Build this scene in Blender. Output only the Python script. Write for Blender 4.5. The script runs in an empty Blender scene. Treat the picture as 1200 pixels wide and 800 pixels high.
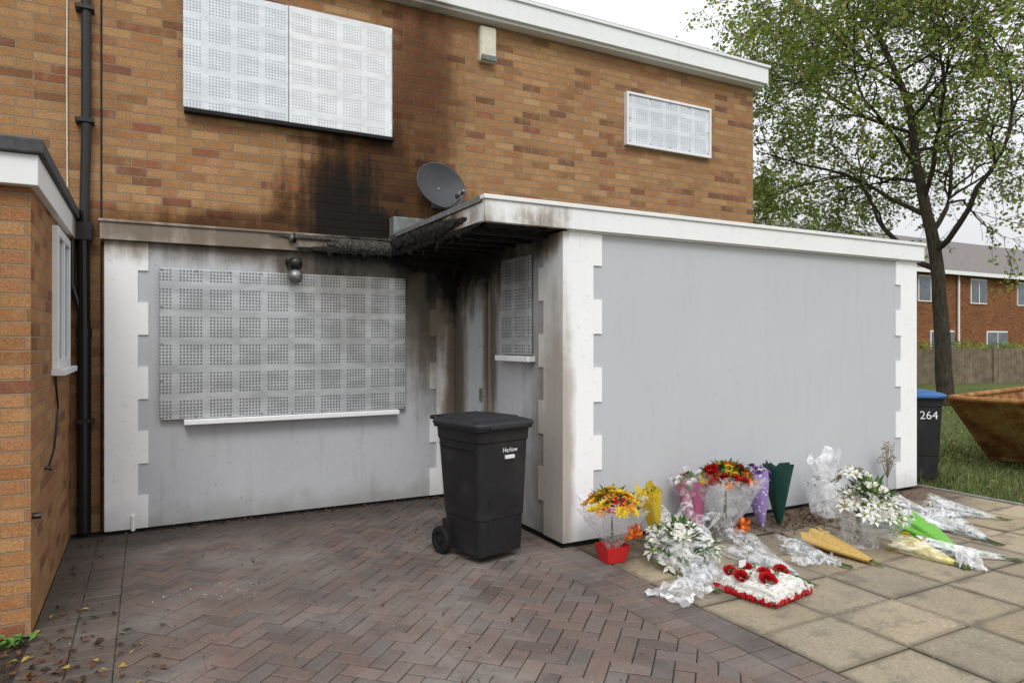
import bpy, math, random
import numpy as np
from mathutils import Vector, Matrix, noise as mnoise
R=random.Random(11)
scene=bpy.context.scene
scene.view_settings.view_transform='Standard'
scene.view_settings.look='None'
scene.view_settings.exposure=0

# ------------------------------------------------------------ node helpers
class N:
    def __init__(s,name,rough=.8,metal=0.0,spec=.3):
        s.mat=bpy.data.materials.new(name); s.mat.use_nodes=True
        s.t=s.mat.node_tree; s.b=s.t.nodes['Principled BSDF']
        s.b.inputs['Roughness'].default_value=rough
        s.b.inputs['Metallic'].default_value=metal
        s.b.inputs['Specular IOR Level'].default_value=spec
    def node(s,ty,**k):
        n=s.t.nodes.new(ty)
        for a,v in k.items(): setattr(n,a,v)
        return n
    def put(s,v,sock):
        if isinstance(v,bpy.types.NodeSocket): s.t.links.new(v,sock)
        else:
            if isinstance(v,(tuple,list)) and len(v)==3 and sock.type=='RGBA': v=(*v,1)
            sock.default_value=v
    def math(s,op,*a,clamp=False):
        n=s.node('ShaderNodeMath',operation=op,use_clamp=clamp)
        for i,v in enumerate(a): s.put(v,n.inputs[i])
        return n.outputs[0]
    def vm(s,op,*a):
        n=s.node('ShaderNodeVectorMath',operation=op)
        for i,v in enumerate(a): s.put(v,n.inputs[i])
        return n.outputs['Value'] if op in('LENGTH','DISTANCE','DOT_PRODUCT') else n.outputs[0]
    def pos(s): return s.node('ShaderNodeNewGeometry').outputs['Position']
    def nrm(s): return s.node('ShaderNodeNewGeometry').outputs['True Normal']
    def island(s): return s.node('ShaderNodeNewGeometry').outputs['Random Per Island']
    def sep(s,v):
        n=s.node('ShaderNodeSeparateXYZ'); s.put(v,n.inputs[0]); return n.outputs
    def comb(s,x,y,z):
        n=s.node('ShaderNodeCombineXYZ')
        for i,v in enumerate((x,y,z)): s.put(v,n.inputs[i])
        return n.outputs[0]
    def noise(s,vec,scale,detail=4,rough=.55,dist=0.0):
        n=s.node('ShaderNodeTexNoise'); s.put(vec,n.inputs['Vector'])
        n.inputs['Scale'].default_value=scale; n.inputs['Detail'].default_value=detail
        n.inputs['Roughness'].default_value=rough; n.inputs['Distortion'].default_value=dist
        return n.outputs['Fac']
    def ramp(s,f,stops,interp='LINEAR'):
        n=s.node('ShaderNodeValToRGB'); n.color_ramp.interpolation=interp
        e=n.color_ramp.elements
        while len(e)<len(stops): e.new(.5)
        for i,(p,c) in enumerate(stops):
            e[i].position=p; e[i].color=(*c,1) if isinstance(c,(tuple,list)) else (c,c,c,1)
        s.put(f,n.inputs[0]); return n.outputs[0]
    def mix(s,f,a,b,blend='MIX'):
        n=s.node('ShaderNodeMix',data_type='RGBA',blend_type=blend)
        s.put(f,n.inputs[0]); s.put(a,n.inputs[6]); s.put(b,n.inputs[7]); return n.outputs[2]
    def mr(s,v,a,b,c=0.0,d=1.0,smooth=True):
        n=s.node('ShaderNodeMapRange',interpolation_type='SMOOTHSTEP' if smooth else 'LINEAR')
        for i,x in enumerate((v,a,b,c,d)): s.put(x,n.inputs[i])
        return n.outputs[0]
    def uv(s):   # wall coordinates: along-wall, height
        p=s.sep(s.pos()); q=s.sep(s.nrm())
        ax=s.math('GREATER_THAN',s.math('ABSOLUTE',q[0]),.7)
        u=s.math('ADD',s.math('MULTIPLY',p[1],ax),s.math('MULTIPLY',p[0],s.math('SUBTRACT',1.0,ax)))
        return u,p[2]
    def color(s,c): s.put(c,s.b.inputs['Base Color'])
    def rough(s,c): s.put(c,s.b.inputs['Roughness'])
    def bump(s,h,strength=.3,dist=.01):
        n=s.node('ShaderNodeBump'); n.inputs['Strength'].default_value=strength
        n.inputs['Distance'].default_value=dist; s.put(h,n.inputs['Height'])
        s.t.links.new(n.outputs[0],s.b.inputs['Normal'])

# soot from the fire, as stains located on the building (centre, radii, strength)
BLOBS=[((1.66,6.5,2.6),(.58,.5,1.15),1.0),((1.95,6.5,2.95),(.78,.5,1.1),.66),((1.75,6.5,2.5),(.85,.45,.60),1.0),
       ((2.42,6.5,3.9),(.52,.5,1.2),.42),((1.9,6.45,2.45),(1.05,.4,.42),.9),((.9,6.4,2.47),(2.0,.3,.27),.62),
       ((2.76,6.35,2.35),(.50,.4,.85),1.0),((2.72,5.9,2.40),(.42,1.25,.55),1.0),((2.3,6.0,2.40),(.6,1.75,.27),1.15),
       ((2.45,6.35,1.9),(.36,.3,1.0),.55),((2.74,6.3,1.2),(.16,.3,1.7),.6),((1.8,6.35,2.3),(1.0,.25,.28),.9),
       ((2.74,5.55,1.5),(.15,.13,1.3),.5),
       ((2.70,4.66,2.42),(.24,.33,.26),.85),((2.76,4.45,.6),(.10,.5,1.5),.34)]
def soot(n,col,amt=1.0):
    p=n.pos(); ps=n.vm('MULTIPLY',p,(1.0,1.0,.10))
    nz=n.math('ADD',n.math('MULTIPLY',n.math('SUBTRACT',n.noise(p,2.6,7,.65),.5),1.0),
              n.math('MULTIPLY',n.math('SUBTRACT',n.noise(ps,9,4,.6),.5),.8))
    f=0.0
    for c,r,st in BLOBS:
        L=n.vm('LENGTH',n.vm('MULTIPLY',n.vm('SUBTRACT',p,c),tuple(1/x for x in r)))
        m=n.math('MULTIPLY',n.mr(n.math('ADD',L,nz),1.25,.38,0.0,1.0),st)
        f=m if f is 0.0 else n.math('MAXIMUM',f,m)
    f=n.math('MULTIPLY',f,amt,clamp=True)
    br=n.mix(n.math('MULTIPLY',f,1.8,clamp=True),col,n.mix(1.0,col,(.56,.45,.33),'MULTIPLY'))
    return n.mix(f,br,(.012,.011,.010)),f

def brick_mat(name,tint=(1,1,1),withsoot=True,mort=(.40,.325,.23),red=True):
    n=N(name,.9,0,.15)
    u,v=n.uv()
    vec=n.comb(u,v,0.0)
    bt=n.node('ShaderNodeTexBrick'); n.put(vec,bt.inputs['Vector'])
    for k,x in (('Scale',1.0),('Brick Width',.225),('Row Height',.075),('Mortar Size',.0058),('Mortar Smooth',.3)): bt.inputs[k].default_value=x
    row=n.math('FLOOR',n.math('DIVIDE',v,.075))
    odd=n.math('ABSOLUTE',n.math('MODULO',row,2.0))
    off=n.math('MULTIPLY',n.math('SUBTRACT',1.0,odd),.1125)
    colm=n.math('FLOOR',n.math('DIVIDE',n.math('ADD',u,off),.225))
    wn=n.node('ShaderNodeTexWhiteNoise',noise_dimensions='2D'); n.put(n.comb(colm,row,0.0),wn.inputs['Vector'])
    c=n.ramp(wn.outputs['Value'],[(0,(.26,.12,.06)),(.1,(.42,.225,.10)),(.28,(.53,.305,.14)),(.5,(.46,.245,.11)),(.66,(.60,.37,.18)),(.8,(.45,.21,.09)),(.91,(.54,.31,.16)),(.97,(.38,.15,.08)),(1,(.24,.12,.08))])
    if red:
        p=n.sep(n.pos())
        m=n.math('MULTIPLY',n.mr(p[0],2.08,2.2),n.mr(p[0],2.85,2.65))
        m=n.math('MULTIPLY',m,n.mr(v,3.75,3.9))
        c=n.mix(n.math('MULTIPLY',m,.55),c,(.40,.145,.10))
    mid=n.noise(vec,9,4,.6); fine=n.noise(vec,75,5,.75); sg=n.noise(n.comb(u,n.math('MULTIPLY',v,2.5),0.0),24,4,.7)
    c=n.mix(n.mr(fine,.36,.66),n.mix(1.0,c,(.62,.57,.52),'MULTIPLY'),c)
    c=n.mix(n.math('MULTIPLY',n.mr(sg,.56,.7),.4),c,(.19,.11,.07))
    c=n.mix(n.math('MULTIPLY',n.mr(mid,.45,.75),.25),c,(.6,.41,.23))
    big=n.noise(vec,.9,3,.5)
    c=n.mix(n.mr(big,.3,.7),n.mix(1.0,c,(.84,.84,.86),'MULTIPLY'),c)
    c=n.mix(bt.outputs['Fac'],c,n.mix(fine,n.mix(1.0,mort,(.45,.45,.45),'MULTIPLY'),mort))
    c=n.mix(1.0,c,tint,'MULTIPLY')
    if withsoot: c,f=soot(n,c,.98)
    n.color(c)
    h=n.math('SUBTRACT',n.math('ADD',n.math('MULTIPLY',fine,.4),n.math('MULTIPLY',wn.outputs['Value'],.15)),bt.outputs['Fac'])
    n.bump(h,1.0,.009)
    return n.mat

def paint_mat(name,col,dirt=.3,bumpsc=140,bs=.12,rough=.65,withsoot=True,streak=True):
    n=N(name,rough,0,.3); p=n.pos(); s=n.sep(p)
    c=col
    lg=n.noise(p,1.3,5,.6)
    c=n.mix(n.math('MULTIPLY',n.mr(lg,.35,.75),dirt*.4),c,tuple(x*.74 for x in col))
    st=n.noise(n.vm('MULTIPLY',p,(9.0,9.0,.7)),1.6,4,.6)
    c=n.mix(n.math('MULTIPLY',n.mr(st,.52,.8),dirt*.5),c,tuple(x*y for x,y in zip(col,(.62,.6,.56))))
    g=n.math('MULTIPLY',n.mr(n.math('ADD',s[2],n.math('MULTIPLY',n.noise(p,4,4,.6),.35)),.45,.12),.55*min(1,dirt*1.8))
    c=n.mix(g,c,(.17,.16,.13))
    sp=n.noise(p,23,3,.5)
    c=n.mix(n.math('MULTIPLY',n.mr(sp,.64,.72),.4*dirt),c,(.2,.19,.18))
    sc=n.noise(n.vm('MULTIPLY',p,(2.0,2.0,5.0)),7,5,.7,.8)
    c=n.mix(n.math('MULTIPLY',n.mr(sc,.62,.70),.6*dirt),c,(.14,.13,.12))
    if withsoot: c,f=soot(n,c)
    n.color(c)
    n.bump(n.math('ADD',n.noise(p,bumpsc,3,.6),n.math('MULTIPLY',n.noise(p,5,3),1.6)),bs,.004)
    return n.mat

def simple(name,col,rough=.6,metal=0,var=.25,scale=30,bump=.1,spec=.3,isl=False,dark=None):
    n=N(name,rough,metal,spec); p=n.pos()
    d=dark or tuple(x*(1-var) for x in col)
    f=n.noise(p,scale,4,.6)
    c=n.mix(n.mr(f,.3,.7),d,col)
    if isl:
        c=n.mix(n.math('MULTIPLY',n.island(),.5),c,n.mix(1.0,c,(.55,.55,.5),'MULTIPLY'))
    n.color(c)
    if bump: n.bump(f,bump,.003)
    return n.mat

def screen_mat(name,col,hole,metal=.25,rough=.45,mod=.232,sp=.026,rad=.34,so=.3,cont=.80):
    n=N(name,rough,metal,.4); u,v=n.uv(); p=n.pos()
    def cell(x):
        w=n.math('SUBTRACT',n.math('FLOORED_MODULO',x,mod),.025)
        ok=n.math('MULTIPLY',n.math('GREATER_THAN',w,0.0),n.math('LESS_THAN',w,sp*7))
        fr=n.math('SUBTRACT',n.math('FRACT',n.math('DIVIDE',w,sp)),.5)
        return ok,fr
    a,fx=cell(n.math('ADD',u,10.0)); b,fy=cell(n.math('ADD',v,.07))
    r=n.math('SQRT',n.math('ADD',n.math('MULTIPLY',fx,fx),n.math('MULTIPLY',fy,fy)))
    h=n.math('MULTIPLY',n.math('MULTIPLY',a,b),n.math('LESS_THAN',r,rad))
    z=n.noise(n.vm('MULTIPLY',p,(1.2,1.2,4.0)),3,5,.6)
    c=n.mix(n.mr(z,.3,.7),tuple(x*cont for x in col),col)
    c=n.mix(n.math('MULTIPLY',n.mr(n.noise(p,38,3,.6),.5,.7),.3),c,tuple(x*.7 for x in col))
    c=n.mix(h,c,hole)
    if so: c,f=soot(n,c,so)
    n.color(c); n.bump(n.math('SUBTRACT',n.math('MULTIPLY',n.noise(p,4,2),1.2),h),.3,.005)
    return n.mat

def cello_mat(name,tint=(.85,.87,.9),lo=.08,hi=.42):
    n=N(name,.25,0,.45); p=n.pos()
    f=n.noise(p,13,3,.5,1.5)
    n.color(tint); n.bump(f,.45,.012)
    tr=n.node('ShaderNodeBsdfTransparent'); mx=n.node('ShaderNodeMixShader')
    n.put(n.mr(f,.40,.66,lo,hi),mx.inputs[0])
    n.t.links.new(tr.outputs[0],mx.inputs[1]); n.t.links.new(n.b.outputs[0],mx.inputs[2])
    n.t.links.new(mx.outputs[0],n.t.nodes['Material Output'].inputs[0])
    return n.mat

# ------------------------------------------------------------ mesh helpers
class MB:
    def __init__(s): s.v=[]; s.f=[]; s.m=[]; s.mats=[]
    def mi(s,mat):
        if mat not in s.mats: s.mats.append(mat)
        return s.mats.index(mat)
    def add(s,vs,fs,mat):
        o=len(s.v); s.v.extend([tuple(x) for x in vs]); i=s.mi(mat)
        for f in fs: s.f.append(tuple(o+k for k in f)); s.m.append(i)
    def box(s,x0,x1,y0,y1,z0,z1,mat,M=None):
        vs=[Vector(q) for q in((x0,y0,z0),(x1,y0,z0),(x1,y1,z0),(x0,y1,z0),(x0,y0,z1),(x1,y0,z1),(x1,y1,z1),(x0,y1,z1))]
        if M: vs=[M@q for q in vs]
        s.add(vs,[(0,3,2,1),(4,5,6,7),(0,1,5,4),(1,2,6,5),(2,3,7,6),(3,0,4,7)],mat)
    def loft(s,rings,mat,caps=True,closed=True):
        n=len(rings[0]); vs=[p for r in rings for p in r]; fs=[]
        for i in range(len(rings)-1):
            for j in range(n if closed else n-1):
                k=(j+1)%n; fs.append((i*n+j,i*n+k,(i+1)*n+k,(i+1)*n+j))
        if caps: fs.append(tuple(reversed(range(n)))); fs.append(tuple((len(rings)-1)*n+j for j in range(n)))
        s.add(vs,fs,mat)
    def tube(s,pts,rad,mat,n=6,caps=True):
        pts=[Vector(p) for p in pts]; rings=[]
        up=Vector((0,0,1)) 
        for i,p in enumerate(pts):
            d=(pts[min(i+1,len(pts)-1)]-pts[max(i-1,0)]).normalized()
            a=d.cross(up if abs(d.z)<.9 else Vector((1,0,0))).normalized(); b=d.cross(a)
            r=rad[i] if isinstance(rad,(list,tuple)) else rad
            rings.append([p+(a*math.cos(2*math.pi*k/n)+b*math.sin(2*math.pi*k/n))*r for k in range(n)])
        s.loft(rings,mat,caps)
    def obj(s,name,origin=(0,0,0),parent=None,smooth=False,bevel=0):
        o3=Vector(origin)
        me=bpy.data.meshes.new(name)
        me.from_pydata([tuple(Vector(v)-o3) for v in s.v],[],s.f)
        for m in s.mats: me.materials.append(m)
        me.polygons.foreach_set('material_index',s.m)
        if smooth: me.polygons.foreach_set('use_smooth',[True]*len(s.f))
        me.update()
        ob=bpy.data.objects.new(name,me); ob.location=o3; scene.collection.objects.link(ob)
        if parent: ob.parent=parent; ob.matrix_parent_inverse=parent.matrix_world.inverted()
        if bevel:
            b=ob.modifiers.new('b','BEVEL'); b.width=bevel; b.segments=2; b.limit_method='ANGLE'
        return ob
def empty(name,loc=(0,0,0),rz=0):
    e=bpy.data.objects.new(name,None); e.location=loc; e.rotation_euler=(0,0,rz); scene.collection.objects.link(e)
    e.empty_display_size=.1
    bpy.context.view_layer.update(); return e
def box(name,x0,x1,y0,y1,z0,z1,mat,parent=None,bevel=0):
    m=MB(); m.box(x0,x1,y0,y1,z0,z1,mat)
    return m.obj(name,((x0+x1)/2,(y0+y1)/2,(z0+z1)/2),parent,bevel=bevel)
def text(name,body,loc,rot,size,mat,parent):
    c=bpy.data.curves.new(name,'FONT'); c.body=body; c.size=size; c.align_x='CENTER'; c.align_y='CENTER'; c.extrude=.001
    c.materials.append(mat); o=bpy.data.objects.new(name,c); scene.collection.objects.link(o)
    o.location=loc; o.rotation_euler=rot; o.parent=parent; return o

# ------------------------------------------------------------ materials
M_brick=brick_mat('brick')
M_brick2=brick_mat('brick_neighbour',(1.0,.93,.88),False,red=False)
M_brick3=brick_mat('brick_far',(.66,.50,.45),False,red=False)
M_grey=paint_mat('grey_render',(.50,.515,.54),.8)
M_greyclean=paint_mat('grey_render_front',(.50,.515,.545),.30)
M_white=paint_mat('white_masonry_paint',(.88,.89,.90),.42)
M_fascia=paint_mat('white_fascia_paint',(.84,.85,.86),.4,60,.05,.45)
M_upvc=simple('white_upvc',(.82,.83,.84),.35,0,.06,6,.0)
M_felt=simple('roof_felt',(.10,.10,.105),.9,0,.4,20,.3)
M_char=simple('charred_timber',(.022,.02,.019),.85,0,.6,35,.9)
M_ash=simple('ashy_debris',(.10,.09,.08),.9,0,.8,50,.9)
M_scrL=screen_mat('galvanised_perforated_steel',(.58,.595,.615),(.17,.175,.18),.45,.36,rad=.31,cont=.70)
M_scrU=screen_mat('painted_perforated_steel',(.76,.80,.85),(.36,.39,.44),.1,rad=.28,so=0)
M_scrU2=screen_mat('painted_perforated_steel_b',(.85,.87,.89),(.45,.48,.52),.1,rad=.28,so=0)
M_door=paint_mat('steel_door_skin',(.52,.54,.56),1.0,30,.1,.45)
M_pipe=simple('black_plastic_pipe',(.012,.012,.013),.35,0,.3,8,.02,.5)
M_glass=simple('dark_window_glass',(.10,.12,.14),.08,0,.5,2,.0,.8)
M_dish=simple('dish_grey',(.06,.063,.07),.5,0,.15,20,.02)
M_metal=simple('dull_metal',(.28,.28,.28),.4,.7,.3,30,.05)
M_cream=simple('cream_plastic',(.72,.68,.55),.5,0,.15,12,.03)
M_lead=simple('lead_flashing',(.22,.24,.23),.7,0,.4,16,.3)
M_dark=simple('dark_gap',(.02,.02,.02),.9)

# ------------------------------------------------------------ main house
H=empty('brick_house',(3,6.5,0))
box('walls',-9,7.1,6.5,13.5,0,4.9,M_brick,H)
box('roof_soffit',-9,7.16,6.37,13.6,4.895,4.935,M_fascia,H)
box('roof_fascia',-9,7.2,6.33,13.64,4.925,5.13,M_fascia,H,.004)
box('roof_edge_trim',-9.02,7.22,6.31,13.66,5.13,5.165,M_upvc,H,.004)
box('roof_covering',-9,7.2,6.33,13.62,5.166,5.18,M_felt,H)
m=MB(); m.tube([(4.75,7.2,5.15),(4.75,7.2,5.45)],.03,M_pipe,8); m.obj('roof_vent',(4.75,7.2,5.2),H)
box('window_reveal',.30,2.08,6.47,6.503,3.53,4.58,M_dark,H)
box('window_screen_left',.27,1.135,6.44,6.468,3.545,4.60,M_scrU,H,.003)
box('window_screen_right',1.14,2.11,6.43,6.458,3.54,4.60,M_scrU2,H,.003)
box('window_sill',.28,2.13,6.41,6.5,3.505,3.535,M_dark,H)
box('small_window_screen',5.0,6.27,6.455,6.49,3.90,4.46,M_scrU,H,.003)
mm=MB()
for a in ((4.97,6.30,6.44,6.498,4.462,4.49),(4.97,6.30,6.44,6.498,3.865,3.898),(4.97,4.998,6.44,6.498,3.898,4.462),(6.272,6.30,6.44,6.498,3.898,4.462)): mm.box(*a,M_upvc)
mm.obj('small_window_frame',(5.6,6.47,4.2),H)
m=MB()
def screws(x0,x1,z0,z1,y,nx,nz):
    for i in range(nx):
        for z in(z0,z1): m.tube([(x0+(x1-x0)*i/(nx-1),y,z),(x0+(x1-x0)*i/(nx-1),y-.006,z)],.008,M_metal,8)
    for j in range(1,nz-1):
        for x in(x0,x1): m.tube([(x,y,z0+(z1-z0)*j/(nz-1)),(x,y-.006,z0+(z1-z0)*j/(nz-1))],.008,M_metal,8)
screws(.105,2.185,.92,2.14,6.298,9,5); screws(5.02,6.25,3.915,4.445,6.455,5,3)
m.obj('screen_fixings',(1,6.3,1.5),H)
box('ground_floor_wall',-.30,2.758,6.35,6.498,0.03,2.36,M_grey,H)
def quoins(name,x,y,side,flip,w0,w1,z1=2.36,base=.032,h=.262,s0=.27,s1=.35,th=.013):
    q=MB(); i=0; z=base
    q.box(*( (x-(th if side else 0),x+w0) if flip>0 else (x-w0,x)),y-th,y-.0005,base,z1,M_white)
    if side: q.box(x-th,x-.0005,y,y+s0,base,z1,M_white)
    while z<z1-.02:
        t=min(z+h,z1-.003); 
        if t>z+.1:
            if i%2==0: q.box(*((x+w0+.0004,x+w1) if flip>0 else (x-w1,x-w0-.0004)),y-th,y-.0005,z+.0,t,M_white)
            if side and i%2==1: q.box(x-th,x-.0005,y+s0+.0004,y+s1,z,t,M_white)
        z+=h; i+=1
    return q.obj(name,(x,y,1.2),H)
quoins('quoins_left',-.30,6.35,False,1,.235,.31)
quoins('quoins_inner',2.735,6.35,False,-1,.20,.27)
box('fascia_ground_floor',-.33,2.07,6.295,6.499,2.362,2.50,M_fascia,H,.003)
box('fascia_cap',-.34,2.075,6.28,6.497,2.501,2.522,M_fascia,H,.003)
box('downstairs_window_backing',.2,2.12,6.335,6.352,.93,2.1,M_dark,H)
box('downstairs_window_screen',.09,2.20,6.298,6.322,.905,2.155,M_scrL,H,.003)
box('downstairs_window_sill',.27,2.12,6.24,6.349,.86,.90,M_white,H,.004)
box('extension_walls_front',2.76,7.14,4.35,4.5,0.035,2.378,M_greyclean,H)
box('extension_walls',2.76,7.14,4.501,6.499,0.035,2.378,M_grey,H)
box('extension_plinth',2.78,7.12,4.37,6.49,-.1,.034,M_dark,H)
box('ground_floor_plinth',-.28,2.75,6.37,6.49,-.1,.029,M_dark,H)
quoins('quoins_corner',2.76,4.35,True,1,.265,.345,z1=2.377,base=.037)
quoins('quoins_right',7.142,4.35,False,-1,.27,.35,z1=2.377,base=.037)
fz=MB()
fz.box(2.08,7.2,4.29,4.34,2.39,2.545,M_fascia)
fz.box(2.78,7.19,4.325,4.349,2.379,2.389,M_white)
fz.obj('extension_fascia',(4.6,4.3,2.47),H,bevel=.003)
box('extension_fascia_right',7.15,7.2,4.342,6.49,2.39,2.545,M_fascia,H)
box('extension_fascia_trim',2.065,7.215,4.275,4.35,2.547,2.578,M_upvc,H,.004)
box('extension_roof',2.085,7.21,4.352,6.498,2.53,2.574,M_felt,H)
box('canopy_side_fascia',2.08,2.12,4.343,6.49,2.40,2.528,M_fascia,H)
box('canopy_side_trim',2.066,2.084,4.352,6.2,2.535,2.577,M_lead,H)
m=MB(); nx,ny=16,56; vs=[];fs=[]
for j in range(ny+1):
    for i in range(nx+1):
        x=2.125+(2.757-2.125)*i/nx; y=4.345+(6.34-4.345)*j/ny
        z=2.40-.05*abs(mnoise.noise(Vector((x*6,y*6,1))))-.03*max(0,mnoise.noise(Vector((x*19,y*15,4))))
        vs.append((x,y,z))
for j in range(ny):
    for i in range(nx): a=j*(nx+1)+i; fs.append((a,a+1,a+nx+2,a+nx+1))
m.add(vs,fs,M_char)
for k in range(7):
    y=4.55+k*.27; m.box(2.13,2.75,y,y+.05,2.345,2.385,M_char)
m.obj('canopy_burnt_soffit',(2.4,5.4,2.4),H)
def lumpy(name,p0,p1,r,mat,seed,n=60,drop=.0):
    b=MB(); p0=Vector(p0);p1=Vector(p1); rings=[]; rr=random.Random(seed)
    d=(p1-p0).normalized(); a=d.cross(Vector((0,0,1))).normalized()
    for i in range(n+1):
        t=i/n; c=p0.lerp(p1,t)
        ring=[]
        for k in range(10):
            an=2*math.pi*k/10
            q=r*(.6+.7*abs(mnoise.noise(Vector((t*18+seed,math.cos(an)*1.2,math.sin(an)*1.2)))) +.3*rr.random())*min(1,.25+t*3)
            dz=math.sin(an)*q
            if dz<0: dz*=1+drop*max(0,mnoise.noise(Vector((t*14,seed,0))))*3
            ring.append(c+a*math.cos(an)*q*.6+Vector((0,0,1))*dz)
        rings.append(ring)
    b.loft(rings,mat)
    return b.obj(name,p0,H)
lumpy('burnt_canopy_edge',(2.085,4.6,2.455),(2.07,6.42,2.46),.064,M_char,3,110,.4)
lumpy('burnt_canopy_lining',(2.10,4.42,2.385),(2.08,6.3,2.39),.032,M_char,9,110,.7)
lumpy('burnt_fascia_edge',(1.18,6.285,2.385),(2.08,6.285,2.385),.030,M_char,5,70,.7)
lumpy('burnt_fascia_lip',(.95,6.28,2.485),(2.05,6.285,2.475),.018,M_ash,8,80,.3)
lumpy('burnt_fascia_face',(1.45,6.288,2.44),(2.08,6.288,2.43),.052,M_ash,18,80,.2)
lumpy('burnt_porch_debris',(2.16,6.26,2.34),(2.74,6.22,2.30),.06,M_char,15,40,.9)
m=MB()
for k in range(30):
    x=R.uniform(2.1,2.7); y=R.uniform(4.7,6.25); z=2.37; L=R.uniform(.03,.11)
    if R.random()<.5: x=2.09+R.uniform(-.02,.03)
    m.tube([(x,y,z),(x+R.uniform(-.02,.02),y+R.uniform(-.03,.03),z-L*.5),(x+R.uniform(-.04,.04),y+R.uniform(-.05,.05),z-L)],[.007,.005,.002],M_char,5)
for k in range(14):
    x=R.uniform(1.3,2.1); L=R.uniform(.02,.06)
    m.tube([(x,6.27,2.38),(x+R.uniform(-.02,.02),6.26,2.38-L)],[.007,.002],M_char,5)
m.obj('hanging_burnt_strips',(2.3,5.5,2.3),H)
mm=MB(); mm.box(2.742,2.7585,5.56,5.62,.04,2.13,M_white); mm.box(2.742,2.7585,6.28,6.33,.04,2.13,M_white); mm.box(2.742,2.7585,5.621,6.279,2.08,2.13,M_white)
mm.obj('door_frame',(2.75,5.9,1),H)
box('door_screen',2.715,2.74,5.60,6.29,.05,2.09,M_door,H,.003)
m=MB(); 
for z in(.15,.6,1.05,1.5,1.95):
    for y in(5.63,6.26): m.tube([(2.716,y,z),(2.708,y,z)],.01,M_metal,8)
m.box(2.70,2.716,5.66,5.70,1.0,1.12,M_metal); m.obj('door_bolts',(2.71,6,1),H)
box('side_window_screen',2.722,2.746,4.80,5.30,1.44,2.25,M_scrL,H,.003)
box('side_window_backing',2.747,2.758,4.82,5.29,1.45,2.24,M_dark,H)
box('side_window_sill',2.68,2.757,4.76,5.34,1.385,1.43,M_white,H,.004)
box('roof_upstand',2.10,2.44,6.36,6.497,2.575,2.76,M_lead,H,.008)
m=MB(); m.tube([(2.40,6.44,2.62),(2.62,6.40,2.63),(2.9,6.44,2.6)],.014,M_lead,6); m.obj('roof_cable',(2.6,6.4,2.6),H)
box('wall_joint',-.335,-.322,6.494,6.502,0,4.89,M_dark,H)
m=MB(); m.tube([(-.56,6.485,4.9),(-.565,6.485,3.6),(-.56,6.485,2.6)],.006,M_cream,5); m.obj('wall_cable',(-.56,6.48,3.5),H)
m=MB(); m.tube([(-.10,6.33,.14),(-.10,6.33,.02)],.016,M_upvc,8); m.obj('overflow_pipe',(-.1,6.33,.1),H)

# alarm box
m=MB()
def rrect(w,d,r,n=4,cx=0,cy=0,z=0):
    pts=[]
    for qx,qy,a0 in((1,1,0),(-1,1,90),(-1,-1,180),(1,-1,270)):
        for i in range(n+1):
            a=math.radians(a0+90*i/n)
            pts.append(Vector((cx+qx*(w/2-r)+r*math.cos(a),cy+qy*(d/2-r)+r*math.sin(a),z)))
    return pts
def alarm():
    rs=[]
    for y,w,h in((0,.19,.37),(-.05,.19,.37),(-.07,.16,.34)):
        rs.append([Vector((3.16+p.x,6.5+y,4.665+p.y)) for p in rrect(w,h,.02)])
    m.loft(rs,M_cream); m.box(3.075,3.245,6.415,6.44,4.49,4.54,M_lead)
alarm(); m.obj('burglar_alarm_box',(3.16,6.46,4.66))

# satellite dish
m=MB(); C=Vector((2.56,6.27,3.09)); nrm=Vector((.16,-.95,.28)).normalized()
u=nrm.cross(Vector((0,0,1))).normalized(); w=u.cross(nrm).normalized()
def dishring(f,off): return [C+u*math.cos(2*math.pi*k/40)*.275*f+w*math.sin(2*math.pi*k/40)*.245*f+nrm*(.075*f*f-.07+off) for k in range(40)]
fr=[dishring(f,0) for f in(.02,.25,.5,.75,.95,1.0)]; bk=[dishring(f,-.012) for f in(1.0,.95,.75,.5,.25,.02)]
m.loft(fr+bk,M_dish)
bot=C-w*.24; foc=C+nrm*.28-w*.22+u*(-.02)
m.tube([bot-nrm*.03,C-w*.28+nrm*.1,foc-w*.03],.009,M_metal,8)
m.tube([foc,foc-nrm*.08],[.026,.03],M_metal,12)
m.tube([foc-nrm*.0,foc+nrm*.05],.018,M_metal,10)
m.tube([C-nrm*.07,Vector((2.6,6.44,3.0)),Vector((2.6,6.5,3.0))],.018,M_metal,8)
m.box(2.54,2.66,6.485,6.499,2.9,3.1,M_metal)
m.tube([foc-w*.03,C-w*.33+nrm*.1,Vector((2.62,6.47,2.8)),Vector((2.7,6.48,2.62))],.004,M_pipe,5)
m.obj('satellite_dish',C,smooth=True)

# security light
m=MB()
m.tube([(1.14,6.28,2.46),(1.14,6.20,2.46)],.035,M_metal,12)
m.tube([(1.14,6.22,2.49),(1.145,6.18,2.45),(1.14,6.2,2.43)],.02,M_pipe,8)
m.box(1.09,1.20,6.26,6.345,2.24,2.28,M_pipe)
rings=[]
for z,r in((2.29,.015),(2.285,.045),(2.25,.06),(2.20,.058),(2.18,.03)): rings.append([Vector((1.155+r*math.cos(k*math.pi/8),6.22+r*math.sin(k*math.pi/8),z)) for k in range(16)])
m.loft(list(reversed(rings)),M_pipe)
rings=[]
for i in range(9):
    a=math.pi*i/8; r=max(.004,.066*math.sin(a)); rings.append([Vector((1.15+r*math.cos(k*math.pi/8),6.2+r*math.sin(k*math.pi/8),2.12+.066*math.cos(a))) for k in range(16)])
m.loft(list(reversed(rings)),M_metal)
m.obj('security_light',(1.14,6.25,2.2),smooth=True)

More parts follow.
